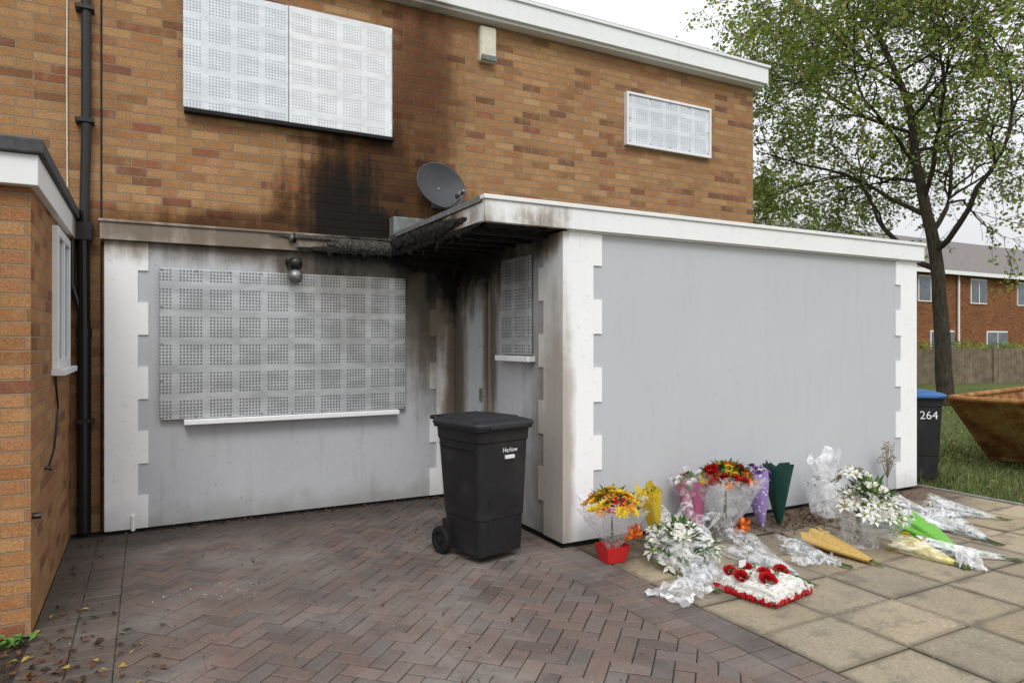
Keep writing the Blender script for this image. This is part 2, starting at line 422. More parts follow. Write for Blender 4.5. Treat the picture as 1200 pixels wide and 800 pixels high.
# drainpipe
m=MB(); x=-.445; y=6.44
m.tube([(x+.015,y,4.9),(x+.015,y,3.2),(x,y,2.50)],.036,M_pipe,12)
m.box(x-.07,x+.055,y-.055,y+.05,2.36,2.50,M_pipe)
m.tube([(x-.005,y,2.37),(x,y,1.62)],.045,M_pipe,12); m.tube([(x,y,1.66),(x,y,1.58)],.055,M_pipe,12)
m.tube([(x,y,1.6),(x,y,.02)],.05,M_pipe,12)
m.tube([(x-.08,6.42,2.42),(x-.08,6.42,2.0),(x,y,1.7)],.022,M_pipe,8)
for z in(4.2,3.3,.9): m.box(x-.06,x+.07,y-.05,y+.058,z,z+.03,M_pipe)
m.obj('drainpipe',(x,y,2))

# ------------------------------------------------------------ neighbour's porch
P=empty('brick_porch',(-2,5.4,0))
box('porch_walls',-5,-.54,4.37,6.498,0,2.36,M_brick2,P)
box('porch_fascia',-5.05,-.50,4.30,6.49,2.36,2.52,M_fascia,P,.004)
box('porch_roof_edge',-5.08,-.475,4.27,6.492,2.521,2.60,M_felt,P,.01)
m=MB()
for a in ((5.28,6.08,1.37,1.43),(5.28,6.08,2.24,2.30),(5.28,5.34,1.43,2.24),(6.02,6.08,1.43,2.24),(5.66,5.70,1.43,2.24)):
    m.box(-.545,-.505,a[0],a[1],a[2],a[3],M_upvc)
m.box(-.56,-.465,5.24,6.12,1.33,1.368,M_upvc)
m.obj('porch_window_frame',(-.52,5.7,1.8),P,bevel=.003)
box('porch_window_glass',-.55,-.525,5.33,6.03,1.42,2.25,M_glass,P)
m=MB()
m.tube([(-.53,5.35,1.33),(-.528,5.5,1.1),(-.53,5.3,.85),(-.53,5.05,.78),(-.53,4.9,.8)],.007,M_pipe,6)
m.tube([(-.535,4.9,.8),(-.50,4.9,.79)],.012,M_pipe,6)
m.tube([(-.54,4.42,.62),(-.50,4.42,.62)],.017,M_pipe,8)
m.obj('porch_cable',(-.53,5.1,1),P)

# ------------------------------------------------------------ ground
def ground_mat():
    n=N('grass_ground',.95,0,.1); p=n.pos()
    f=n.noise(p,.5,6,.6); g=n.noise(p,18,5,.7)
    c=n.ramp(g,[(.3,(.045,.06,.018)),(.5,(.09,.12,.035)),(.7,(.14,.16,.055))])
    c=n.mix(n.math('MULTIPLY',n.mr(f,.5,.7),.5),c,(.13,.12,.055))
    n.color(c); n.bump(g,.8,.03); return n.mat
def earth_mat():
    n=N('earth',.97,0,.1); p=n.pos(); g=n.noise(p,14,6,.7)
    n.color(n.ramp(g,[(.3,(.025,.02,.014)),(.55,(.065,.052,.038)),(.75,(.12,.1,.075))])); n.bump(g,1,.03); return n.mat
def sheet(name,x0,x1,y0,y1,z,mat):
    m=MB(); m.add([(x0,y0,z),(x1,y0,z),(x1,y1,z),(x0,y1,z)],[(0,1,2,3)],mat); return m.obj(name,((x0+x1)/2,(y0+y1)/2,z))
sheet('ground',-300,300,-300,300,-.03,ground_mat())
M_joint=simple('joint_sand',(.05,.045,.037),.95,0,.6,25,.6)
sheet('paving_bed',-.6,7.3,-4,6.6,-.012,M_joint)
M_earth=earth_mat()
sheet('earth_bed',-8,-.56,-4,4.36,-.008,M_earth)

def block_mat():
    n=N('block_paving',.75,0,.35); p=n.pos(); r=n.island()
    c=n.ramp(r,[(0,(.115,.092,.082)),(.2,(.18,.122,.102)),(.4,(.135,.115,.104)),(.6,(.205,.138,.112)),(.8,(.155,.134,.124)),(1,(.185,.125,.098))])
    f=n.noise(p,95,4,.7); l=n.noise(p,1.1,5,.6)
    c=n.mix(n.mr(f,.35,.7),n.mix(1.0,c,(.60,.60,.60),'MULTIPLY'),c)
    c=n.mix(n.math('MULTIPLY',n.mr(l,.42,.70),.6),c,(.23,.21,.19))
    l2=n.noise(p,2.6,6,.65); l3=n.noise(p,8,6,.7)
    c=n.mix(n.math('MULTIPLY',n.mr(l2,.52,.70),.58),c,(.06,.055,.048))
    c=n.mix(n.math('MULTIPLY',n.mr(l3,.54,.68),.45),c,(.07,.064,.055))
    s=n.sep(p)
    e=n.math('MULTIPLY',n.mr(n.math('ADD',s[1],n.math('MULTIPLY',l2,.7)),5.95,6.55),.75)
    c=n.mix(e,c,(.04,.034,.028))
    e2=n.math('MULTIPLY',n.mr(n.math('SUBTRACT',s[0],n.math('MULTIPLY',l2,.7)),-.15,-.8),.6)
    c=n.mix(e2,c,(.05,.042,.03))
    d=n.vm('LENGTH',n.vm('MULTIPLY',n.vm('SUBTRACT',p,(.40,4.62,0.0)),(2.2,3.6,1.0)))
    c=n.mix(n.math('MULTIPLY',n.mr(n.math('ADD',d,n.math('MULTIPLY',l2,1.3)),1.4,.7),.2),c,(.27,.25,.23))
    wp=n.noise(p,60,2,.5); c=n.mix(n.math('MULTIPLY',n.mr(wp,.72,.76),.6),c,(.4,.39,.37))
    sp=n.noise(p,9,2,.4); c=n.mix(n.math('MULTIPLY',n.mr(sp,.72,.75),.7),c,(.03,.03,.03))
    n.color(c); n.rough(n.mr(l,.3,.7,.5,.85)); n.bump(f,.4,.003); return n.mat
M_block=block_mat()
def add_block(mb,cx,cy,w,h,ang,mat,gap=.0025,ch=.006,jz=.002,top=0.0,depth=.012):
    ca,sa=math.cos(ang),math.sin(ang); z0=top+R.uniform(-jz,jz); tx,ty=R.uniform(-.012,.012),R.uniform(-.012,.012)
    vs=[]
    for (dw,z) in((0,-depth),(0,-ch*.7),(ch,0)):
        for sx,sy in((-1,-1),(1,-1),(1,1),(-1,1)):
            a=sx*(w/2-gap-dw); b=sy*(h/2-gap-dw)
            vs.append((cx+a*ca-b*sa,cy+a*sa+b*ca,z0+z+tx*a+ty*b))
    fs=[(8,9,10,11)]
    for k in range(4):
        j=(k+1)%4; fs+= [(k,j,4+j,4+k),(4+k,4+j,8+j,8+k)]
    mb.add(vs,fs,mat)
import bmesh
m=MB(); u_=.1; c45=math.sqrt(.5)
for i in range(-75,110):
    for j in range(-110,110):
        k=(i-j)%4
        if k==0: cx,cy,w,h=i+1,j+.5,2,1
        elif k==3: cx,cy,w,h=i+.5,j+1,1,2
        else: continue
        X=(cx*c45-cy*c45)*u_+1; Y=(cx*c45+cy*c45)*u_+2
        if -.35<X<2.65 and -1.6<Y<6.55: add_block(m,X,Y,w*u_,h*u_,math.pi/4+R.uniform(-.008,.008),M_block)
ob=m.obj('block_paving',(0,0,0))
bm=bmesh.new(); bm.from_mesh(ob.data)
for co,no in(((2.448,0,0),(1,0,0)),((-.138,0,0),(-1,0,0)),((0,6.345,0),(0,1,0))):
    bmesh.ops.bisect_plane(bm,geom=bm.verts[:]+bm.edges[:]+bm.faces[:],plane_co=co,plane_no=no,clear_outer=True)
bm.to_mesh(ob.data); bm.free()
m=MB()
y=-1.6
while y<6.34:
    for xx in(-.44,-.24): add_block(m,xx+R.uniform(-.002,.002),y,.2,.1,0,M_block,.0015)
    if y<4.33:
        for xx in(2.55,2.75): add_block(m,xx+R.uniform(-.002,.002),y,.2,.1,0,M_block,.002)
    else: 
        if y>4.36: add_block(m,2.55,y,.2,.1,0,M_block); add_block(m,2.70,y,.1,.1,0,M_block)
    y+=.1
m.obj('paving_border')
def slab_mat():
    n=N('paving_slabs',.85,0,.25); p=n.pos(); r=n.island()
    c=n.ramp(r,[(0,(.31,.255,.175)),(.25,(.41,.335,.225)),(.5,(.27,.24,.18)),(.75,(.45,.37,.255)),(1,(.32,.28,.205))])
    f=n.noise(p,60,5,.7); l=n.noise(p,1.7,6,.62); l2=n.noise(p,5,6,.7)
    c=n.mix(n.mr(f,.35,.7),n.mix(1.0,c,(.70,.69,.68),'MULTIPLY'),c)
    c=n.mix(n.math('MULTIPLY',n.mr(l,.42,.68),.62),c,(.175,.15,.12))
    c=n.mix(n.math('MULTIPLY',n.mr(l2,.50,.66),.55),c,(.12,.105,.082))
    s=n.sep(p)
    fx=n.math('ABSOLUTE',n.math('SUBTRACT',n.math('FRACT',n.math('DIVIDE',n.math('SUBTRACT',s[0],2.855),.555)),.5))
    fy=n.math('ABSOLUTE',n.math('SUBTRACT',n.math('FRACT',n.math('DIVIDE',n.math('SUBTRACT',4.36,s[1]),.45)),.5))
    eg=n.math('MAXIMUM',fx,fy)
    c=n.mix(n.math('MULTIPLY',n.mr(n.math('ADD',eg,n.math('MULTIPLY',l2,.12)),.46,.56),.6),c,(.09,.078,.06))
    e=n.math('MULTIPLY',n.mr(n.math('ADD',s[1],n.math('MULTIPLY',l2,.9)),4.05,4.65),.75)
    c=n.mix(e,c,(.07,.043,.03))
    wp=n.noise(p,38,3,.5); c=n.mix(n.math('MULTIPLY',n.mr(wp,.66,.71),.45),c,(.5,.47,.4))
    n.color(c); n.bump(n.math('ADD',f,l2),.45,.007); return n.mat
M_slab=slab_mat()
m=MB()
cols=[2.855+.555*i for i in range(9)]
for i in range(8):
    y=4.36
    h0=.45
    while y>-2.5:
        y2=y-h0
        add_block(m,(cols[i]+cols[i+1])/2,(y+y2)/2,.555,h0,R.uniform(-.004,.004),M_slab,.004,.006,.004)
        y=y2
m.obj('slab_paving')
m=MB()
y=-2.4
M_conc=simple('concrete_edging',(.27,.26,.23),.9,0,.4,18,.4)
while y<4.3:
    m.box(7.302,7.352,y,y+.9,-.03,.012,M_conc); y+=.905
m.obj('edging_kerb',(7.33,1,0),bevel=.006)

def blades(name,n,sampler,hmin,hmax,w,mats,seed):
    rs=np.random.RandomState(seed)
    xy=sampler(rs,n); n=len(xy)
    a=rs.rand(n)*math.pi; h=hmin+(hmax-hmin)*rs.rand(n)**1.5
    ww=w*(.6+.8*rs.rand(n))
    v=np.zeros((n,3,3)); dx=np.cos(a)*ww; dy=np.sin(a)*ww
    v[:,0,0]=xy[:,0]-dx; v[:,0,1]=xy[:,1]-dy; v[:,1,0]=xy[:,0]+dx; v[:,1,1]=xy[:,1]+dy
    v[:,:2,2]=-.028
    v[:,2,0]=xy[:,0]+rs.randn(n)*h*.4; v[:,2,1]=xy[:,1]+rs.randn(n)*h*.4; v[:,2,2]=-.02+h
    me=bpy.data.meshes.new(name); me.from_pydata(v.reshape(-1,3).tolist(),[],np.arange(3*n).reshape(-1,3).tolist())
    for q in mats: me.materials.append(q)
    me.polygons.foreach_set('material_index',rs.randint(0,len(mats),n)); me.update()
    o=bpy.data.objects.new(name,me); scene.collection.objects.link(o); return o
G1=simple('grass_blade_green',(.10,.155,.04),.7,0,.5,3,0,isl=True)
G2=simple('grass_blade_light',(.18,.23,.07),.7,0,.4,3,0,isl=True)
G3=simple('grass_blade_dry',(.26,.24,.12),.8,0,.3,3,0,isl=True)
def samp(rs,n):
    d=rs.rand(n)**1.6; x=7.36+d*17; y=-1+rs.rand(n)*(8+d*14)
    return np.stack([x,y],1)
blades('lawn_grass',60000,samp,.02,.09,.006,[G1,G1,G2,G2,G3],3)
def samp2(rs,n): 
    x=7.2+rs.rand(n)*.9; y=4.4+rs.rand(n)*.35+np.abs(rs.randn(n))*.5; return np.stack([x,y],1)
blades('long_grass',2600,samp2,.06,.22,.006,[G1,G2,G3],4)

def leaf_scatter(name,pts,mats,size,zb=0.0):
    m=MB()
    for (x,y) in pts:
        a=R.uniform(0,6.28); s=size*R.uniform(.6,1.2); ca,sa=math.cos(a)*s,math.sin(a)*s
        z=zb+.006; 
        m.add([(x-ca,y-sa,z),(x+sa*.5,y-ca*.5,z+R.uniform(0,.02)),(x+ca,y+sa,z+R.uniform(0,.015)),(x-sa*.5,y+ca*.5,z+R.uniform(0,.02))],[(0,1,2,3)],R.choice(mats))
    return m.obj(name)
L1=simple('fallen_leaf_brown',(.14,.06,.03),.8,0,.4,20,0); L2=simple('fallen_leaf_yellow',(.35,.25,.06),.8,0,.4,20,0); L3=simple('fallen_leaf_dark',(.05,.03,.02),.8,0,.4,20,0)
leaf_scatter('fallen_leaves_lawn',[(7.4+abs(R.gauss(0,5)),R.uniform(0,14)) for _ in range(900)],[L2,L2,L1],.035,.03)
pts=[(R.uniform(3,6.9),4.33-abs(R.gauss(0,.16))) for _ in range(260)]+[(R.gauss(5.0,.28),R.gauss(4.02,.14)) for _ in range(330)]+[(R.gauss(-.42,.1),R.uniform(3,6.3)) for _ in range(90)]+[(R.uniform(-.2,2.7),6.33-abs(R.gauss(0,.05))) for _ in range(160)]
leaf_scatter('fallen_leaves_path',[p for p in pts if p[1]<6.34],[L1,L1,L3],.017)
leaf_scatter('fallen_leaves_bed',[(R.gauss(-.62,.30),R.gauss(3.4,.5)) for _ in range(600) ],[L1,L3,L3,L1,L1,L2],.026)
leaf_scatter('fallen_leaves_drive',[(R.uniform(-.4,2.6),R.uniform(2.2,6.2)) for _ in range(110)],[L3,L3,L1],.010)
M_rub=simple('rubble',(.36,.33,.28),.9,0,.5,30,.4)
m=MB()
for k in range(130):
    x,y=R.gauss(.40,.16),R.gauss(4.62,.09); s=R.uniform(.002,.007)
    if k<90: x,y=R.uniform(-.4,2.6),R.uniform(2.4,6.2); s*=.7
    Mx=Matrix.Translation((x,y,s*.6))@Matrix.Rotation(R.uniform(0,3),4,(R.random(),R.random(),1)); m.box(-s,s,-s*.7,s*.7,-s*.6,s*.6,M_rub,Mx)
m.obj('rubble')
m=MB()
GW=simple('weed_leaf',(.10,.22,.04),.6,0,.3,20,0)
def leaf(mb,b,d,L,w,mat,droop=.3):
    d=Vector(d).normalized(); s=d.cross(Vector((0,0,1)))
    s=s.normalized() if s.length>.1 else Vector((1,0,0))
    b=Vector(b); mid=b+d*L*.5; tip=b+d*L-Vector((0,0,1))*L*droop; up=s.cross(d)*w*.25
    mb.add([b,mid+s*w/2+up,mid-s*w/2+up,tip,mid],[(0,1,4),(0,4,2),(1,3,4),(4,3,2)],mat)
for k in range(26):
    a=R.uniform(0,6.28); leaf(m,(-.60+R.gauss(0,.03),4.26+R.gauss(0,.03),.01),(math.cos(a),math.sin(a),R.uniform(.3,1.3)),R.uniform(.05,.1),.03,GW)
m.obj('weed_plant',(-.60,4.26,0))

# ------------------------------------------------------------ wheelie bins
def bin_mat(name,col):
    n=N(name,.5,0,.35); p=n.pos(); f=n.noise(p,260,2,.6); d=n.noise(p,5,5,.6)
    c=n.mix(n.mr(f,.62,.72),col,tuple(x*2.2+.01 for x in col))
    c=n.mix(n.math('MULTIPLY',n.mr(d,.5,.75),.25),c,(.06,.056,.052))
    n.color(c); n.bump(f,.15,.002); n.rough(n.mr(d,.3,.7,.38,.6)); return n.mat
M_bin=bin_mat('bin_plastic',(.014,.014,.016)); M_lid=bin_mat('bin_lid_plastic',(.020,.021,.025)); M_blue=bin_mat('bin_lid_blue',(.03,.12,.32))
M_tyre=simple('rubber',(.012,.012,.013),.8); M_print=simple('white_print',(.75,.76,.78),.5,0,.1,60,0)
def wheelie(loc,rz,lidmat,label):
    E=empty('wheelie_bin',loc,rz)
    def fin(mb,name,sm=False,bev=0):
        o=mb.obj(name,(0,0,0),None,sm,bev); o.parent=E; return o
    m=MB()
    sec=[(.05,.385,.37,-.03),(.055,.395,.385,-.03),(.30,.415,.43,-.015),(.31,.425,.44,-.015),(.84,.465,.50,0),(.85,.478,.515,0),(.925,.485,.525,0),(.93,.52,.565,0),(.955,.52,.565,0)]
    m.loft([rrect(w,d,.045,5,0,cy,z) for z,w,d,cy in sec],M_bin)
    fin(m,'body',False,.003)
    m=MB()
    for xx in(-.12,.12):
        m.loft([[Vector((xx-.012,-.21-.012,.10)),Vector((xx+.012,-.222,.10)),Vector((xx+.012,-.20,.10)),Vector((xx-.012,-.20,.10))],[Vector((xx-.012,-.242,.46)),Vector((xx+.012,-.242,.46)),Vector((xx+.012,-.22,.46)),Vector((xx-.012,-.22,.46))]],M_bin)
    for sx in(-1,1):
        m.box(sx*.235-.012,sx*.235+.012,-.2,.2,.80,.815,M_bin)
        m.box(sx*.205-.02,sx*.205+.02,.10,.19,.05,.26,M_bin)
    fin(m,'ribs')
    m=MB()
    L=[(.948,.535,.585,.0),(.97,.54,.59,.0),(.985,.52,.57,.0),(1.0,.44,.48,.005),(1.003,.40,.44,.005),(1.012,.385,.42,.005),(1.015,.30,.30,.005)]
    m.loft([rrect(w,d,.06,5,0,cy,z) for z,w,d,cy in L],lidmat)
    m.box(-.17,.17,-.305,-.285,.945,.965,lidmat)
    fin(m,'lid',False,.003)
    m=MB()
    for sx in(-1,1): m.tube([(sx*.2,.25,.94),(sx*.2,.32,.985),(sx*.19,.345,.985)],.017,M_bin,8)
    m.tube([(-.22,.345,.985),(.22,.345,.985)],.016,M_bin,10)
    for sx in(-1,0,1): m.box(sx*.14-.035,sx*.14+.035,.26,.325,.955,.995,M_bin)
    fin(m,'handle')
    m=MB()
    for sx in(-1,1):
        x0=sx*.205; x1=sx*.25
        rs=[]
        for xx,r in((x0,.085),(x0,.098),(x0+(x1-x0)*.2,.1),(x0+(x1-x0)*.8,.1),(x1,.094),(x1,.06),(x1-sx*.012,.055),(x1-sx*.012,.02),(x1+sx*.003,.018),(x1+sx*.003,.004)):
            rs.append([Vector((xx,.20+r*math.cos(2*math.pi*k/28),.1+r*math.sin(2*math.pi*k/28))) for k in range(28)])
        m.loft(rs,M_tyre)
    m.tube([(-.22,.2,.1),(.22,.2,.1)],.012,M_metal,8)
    fin(m,'wheels')
    for (t,x,z,s) in label:
        text('label_text',t,(x,-.2505-(z-.6)*.055,z),(math.radians(90-3),0,0),s,M_print,E)
    if label[0][0]=='Harlow':
        m=MB(); yy=-.2625
        m.box(-.0,.085,yy,yy+.02,.722,.748,M_print); fin(m,'mark',False,.004)
    return E
wheelie((2.17,4.52,0),math.radians(13),M_lid,[('Harlow',.04,.785,.045)])
wheelie((7.63,4.70,-.01),math.radians(-38),M_blue,[('264',.085,.75,.125)])

# ------------------------------------------------------------ skip
def rust_mat():
    n=N('rusty_steel',.8,.1,.3); p=n.pos(); f=n.noise(p,3,6,.65); g=n.noise(p,22,5,.7)
    c=n.ramp(f,[(.3,(.15,.06,.028)),(.45,(.34,.14,.05)),(.56,(.50,.26,.08)),(.68,(.52,.36,.15))])
    c=n.mix(n.mr(g,.4,.7),n.mix(1.0,c,(.6,.6,.6),'MULTIPLY'),c); n.color(c); n.bump(g,.4,.01); return n.mat
M_rust=rust_mat()
E=empty('skip',(8.9,5.0,0))
uu=Vector((.985,.17,0)); vv=Vector((.17,-.985,0)); O=Vector((8.9,5.0,-.02))
def sk(a,b,z): return O+uu*a+vv*b+Vector((0,0,z))
m=MB(); Hh=.86
def quad(p,mat=M_rust,th=.02):
    p=[Vector(q) for q in p]; nn=(p[1]-p[0]).cross(p[2]-p[0]).normalized()*th
    m.add(p+[q+nn for q in p],[(0,1,2,3),(7,6,5,4),(0,4,5,1),(1,5,6,2),(2,6,7,3),(3,7,4,0)],mat)
A=[sk(0,0,Hh),sk(3.4,0,Hh),sk(3.4,1.7,Hh),sk(0,1.7,Hh)]; B=[sk(.95,.15,.05),sk(2.6,.15,.05),sk(2.6,1.55,.05),sk(.95,1.55,.05)]
quad([B[0],B[1],B[2],B[3]])
for i in range(4): j=(i+1)%4; quad([A[i],A[j],B[j],B[i]])
m.obj('hopper',(9.9,4.3,.4),E)
m=MB()
for i in range(4): m.tube([A[i],A[(i+1)%4]],.035,M_rust,8)
for b in(0,.5,1.2,1.7): m.tube([A[0].lerp(A[3],b/1.7),B[0].lerp(B[3],b/1.7)],.03,M_rust,6)
for a in(.3,.6): m.tube([A[3].lerp(A[2],a),B[3].lerp(B[2],a)],.03,M_rust,6)
for a,b in((.95,0.1),(.95,1.6),(2.4,.1),(2.4,1.6)): m.tube([sk(a,b,.5),sk(a,b+(-.12 if b<1 else .12),.5)],.05,M_rust,10)
m.tube([B[0],B[3]],.04,M_rust,6)
m.obj('rim_and_ribs',(9.9,4.3,.5),E)
m=MB()
for k in range(60):
    a,b=R.uniform(.5,3),R.uniform(.25,1.45); z=R.uniform(.3,.62); s=R.uniform(.05,.16)
    Mx=Matrix.Translation(sk(a,b,z))@Matrix.Rotation(R.uniform(0,3),4,(R.random(),R.random(),1)); m.box(-s,s,-s*.5,s*.5,-s*.3,s*.3,R.choice([M_rust,M_rub,M_ash]),Mx)
m.obj('rubbish_inside',(10,4.3,.4),E)

# ------------------------------------------------------------ flowers
def fm(name,col,var=.3,rough=.6,tr=.25):
    n=N(name,rough,0,.25); p=n.pos(); f=n.noise(p,60,3,.6)
    c=n.mix(n.mr(f,.3,.7),tuple(x*(1-var) for x in col),col)
    c=n.mix(n.math('MULTIPLY',n.island(),.35),c,n.mix(1.0,c,(.6,.55,.5),'MULTIPLY'))
    n.color(c)
    if tr:
        t=n.node('ShaderNodeBsdfTranslucent'); n.put(c,t.inputs[0]); mx=n.node('ShaderNodeMixShader'); mx.inputs[0].default_value=tr
        n.t.links.new(n.b.outputs[0],mx.inputs[1]); n.t.links.new(t.outputs[0],mx.inputs[2]); n.t.links.new(mx.outputs[0],n.t.nodes['Material Output'].inputs[0])
    return n.mat
F_or=fm('petal_orange',(.88,.26,.02)); F_ye=fm('petal_yellow',(.9,.65,.03)); F_re=fm('petal_red',(.58,.012,.015)); F_wh=fm('petal_white',(.9,.89,.84),.08)
F_pk=fm('petal_pink',(.75,.25,.35)); F_pu=fm('petal_purple',(.3,.08,.4)); F_gr=fm('foliage_green',(.06,.15,.03)); F_g2=fm('foliage_light',(.16,.28,.06)); F_ce=fm('flower_centre',(.35,.38,.05)); F_dry=fm('dried_stem',(.35,.28,.16))
W_pink=fm('pink_tissue',(.74,.22,.42),.2); W_yel=fm('yellow_tissue',(.88,.68,.08),.15); W_grn=fm('dark_green_paper',(.012,.06,.045),.3,.4,0); W_lime=fm('green_wrap',(.24,.66,.10),.2,.35); W_tan=fm('tan_paper',(.76,.52,.17),.25)
W_red=fm('red_card',(.65,.03,.03),.15,.5,0); W_rib=fm('orange_ribbon',(.9,.22,.04),.2,.3,.15); W_redrib=fm('red_ribbon',(.6,.012,.02),.3,.3,.1)
def dots_mat():
    n=N('lilac_spotted_paper',.4,0,.4); p=n.pos(); v=n.node('ShaderNodeTexVoronoi'); n.put(p,v.inputs['Vector']); v.inputs['Scale'].default_value=30
    n.color(n.mix(n.mr(v.outputs['Distance'],.32,.26),(.34,.24,.56),(.75,.72,.8))); return n.mat
W_lil=dots_mat()
C_clear=cello_mat('clear_cellophane'); C_white=cello_mat('white_cellophane',(.88,.88,.9),.25,.7)
C_yel=cello_mat('yellow_cellophane',(.85,.75,.25),.35,.85)
def basis(n):
    n=Vector(n).normalized(); a=n.cross(Vector((0,0,1)) if abs(n.z)<.9 else Vector((1,0,0))).normalized(); return n,a,n.cross(a)
def blossom(mb,c,nm,r,mp,mc,petals=9,cup=.35,layers=1,width=.32,droop=.0):
    nm,a,b=basis(nm); c=Vector(c)
    for L in range(layers):
        rr=r*(1-.24*L); cu=cup+.35*L; ph=R.uniform(0,6.28)
        for k in range(petals):
            an=ph+2*math.pi*k/petals+R.uniform(-.1,.1); d=a*math.cos(an)+b*math.sin(an); s=d.cross(nm); q=rr*R.uniform(.88,1.08)
            p0=c+d*q*.08; m1=c+d*q*.55+nm*q*cu*.7; tip=c+d*q+nm*q*(cu*.9-droop)
            mb.add([p0,m1+s*q*width,tip,m1-s*q*width,m1-nm*q*.05],[(0,1,4),(1,2,4),(2,3,4),(3,0,4)],mp)
    if mc:
        mb.add([c+nm*r*.22+(a*math.cos(k)+b*math.sin(k))*r*.2 for k in[i*math.pi/3 for i in range(6)]]+[c+nm*r*.34],[(i,(i+1)%6,6) for i in range(6)],mc)
def rose(mb,c,nm,r,mp):
    nm,a,b=basis(nm); c=Vector(c)
    for q,hh,n in((1,.25,6),(.82,.5,5),(.62,.68,5),(.42,.78,4),(.22,.84,3)):
        ph=R.uniform(0,6)
        for k in range(n):
            an=ph+2*math.pi*k/n; w=math.pi/n*1.35; P=[]
            for t in(0,.5,1):
                for sdd in(-1,-.5,0,.5,1):
                    aa=an+sdd*w; rad=r*q*(.35+.65*t)+ (r*.06 if t==1 else 0); rad*=(1-.12*abs(sdd)*t)
                    P.append(c+(a*math.cos(aa)+b*math.sin(aa))*rad+nm*r*(hh*(.2+.8*t)-(.10*abs(sdd)*t)))
            mb.add(P,[(i*5+j,i*5+j+1,i*5+j+6,i*5+j+5) for i in(0,1) for j in range(4)],mp)
def ruffcone(mb,base,ax,L,r0,r1,mat,ruff=.14,jag=.18,n=44,m_=9,power=.85,flat=1.0,seed=0):
    ax,a,b=basis(ax); base=Vector(base); k1=R.randint(5,8); ph=R.uniform(0,6); rings=[]
    for i in range(m_):
        t=i/(m_-1); ring=[]
        for j in range(n):
            an=2*math.pi*j/n
            nz=mnoise.noise(Vector((math.cos(an)*2.5+seed*7,math.sin(an)*2.5,t*2.5)))
            rr=(r0+(r1-r0)*t**power)*(1+ruff*t*(math.sin(k1*an+ph)*.6+nz*1.6))
            ext=jag*L*t*t*(.5*math.sin(4*an+ph)+nz)
            ring.append(base+ax*(L*t+ext)+(a*math.cos(an)+b*math.sin(an)*flat)*rr)
        rings.append(ring)
    mb.loft(rings,mat,False)
def bow(mb,c,r,mat,n=7):
    for k in range(n):
        d=Vector((R.uniform(-1,1),R.uniform(-1,.1),R.uniform(-.6,.8))).normalized(); s=d.cross(Vector((R.random(),R.random(),R.random()))).normalized(); nn=d.cross(s); P=[]
        for i in range(9):
            t=i/8*2*math.pi; q=Vector(c)+d*r*(.5-.5*math.cos(t))+nn*r*.35*math.sin(t)
            P+= [q-s*r*.16,q+s*r*.16]
        mb.add(P,[(2*i,2*i+1,2*i+3,2*i+2) for i in range(8)],mat)
def head(mb,c,ax,rad,flist,greens,hgt=.5):
    ax,a,b=basis(ax); c=Vector(c)
    for k in range(greens):
        an=R.uniform(0,6.28); q=rad*R.uniform(.2,1); d=(a*math.cos(an)+b*math.sin(an)); p=c+d*q*.8+ax*(rad*hgt*(1-(q/rad)**2)-rad*.1)
        leaf(mb,p,d*R.uniform(.3,1)+ax*R.uniform(.3,1),rad*R.uniform(.25,.6),rad*.16,R.choice([F_gr,F_gr,F_g2]),.1)
    tot=sum(f[2] for f in flist); order=[]
    for f in flist: order+= [f]*f[2]
    R.shuffle(order)
    for i,f in enumerate(order):
        q=rad*math.sqrt((i+.5)/tot)*.95; an=i*2.399963+R.uniform(-.25,.25); d=(a*math.cos(an)+b*math.sin(an))
        p=c+d*q+ax*(rad*hgt*(1-(q/rad)**2)+R.uniform(-.01,.02)); nm=ax+d*(q/rad)*.9+Vector((R.uniform(-.2,.2),R.uniform(-.2,.2),R.uniform(-.2,.2)))
        r=f[3]*R.uniform(.85,1.15)
        if f[4]=='rose': rose(mb,p,nm,r,f[0])
        elif f[4]=='lily': blossom(mb,p,nm,r,f[0],f[1],6,.5,1,.2,.2)
        elif f[4]=='mum': blossom(mb,p,nm,r,f[0],None,12,.3,4,.15)
        else: blossom(mb,p,nm,r,f[0],f[1],11,.22,2,.17)
def clampz(mb,z=.006,squash=1.0):
    out=[]
    for v in mb.v:
        zz=v[2]*squash
        if zz<z: zz=z+abs(zz-z)*.08
        out.append((v[0],min(v[1],4.325),zz))
    mb.v=out
def stems(mb,p,d,L,n=6,spread=.25,mat=None):
    d=Vector(d).normalized()
    for k in range(n):
        q=(d+Vector((R.uniform(-spread,spread),R.uniform(-spread,spread),R.uniform(-.05,.05)))).normalized(); l=L*R.uniform(.6,1.1)
        mb.tube([Vector(p)-d*.05,Vector(p)+q*l*.5,Vector(p)+q*l],.0045,mat or R.choice([F_gr,F_g2]),5)
def upright(base,ax,L,r1,wrap,flist,greens,extra=None,hgt=.5,flat=1,r0=.02,jag=.18):
    m=MB(); base=Vector(base); axn=Vector(ax).normalized()
    ruffcone(m,base,ax,L,r0,r1,wrap,flat=flat,seed=R.random()*9,jag=jag)
    if flist or greens: head(m,base+axn*L*.93,ax,r1*.85,flist,greens,hgt)
    if extra: extra(m,base,axn)
    clampz(m); return m.obj('flower_bouquet',tuple(base),None,True)
def ex1(m,b,a):
    ring=[rrect(.15,.13,.008,2,b.x,b.y,.002),rrect(.20,.17,.008,2,b.x,b.y,.12)]
    m.loft(ring,W_red,False)
    ruffcone(m,b+Vector((0,0,.08)),a,.27,.05,.235,C_clear,.22,.3,seed=3)
    bow(m,b+Vector((.10,-.10,.14)),.075,W_rib,9)
    stems(m,b+Vector((0,0,.2)),(0,0,-1),.15,8,.1)
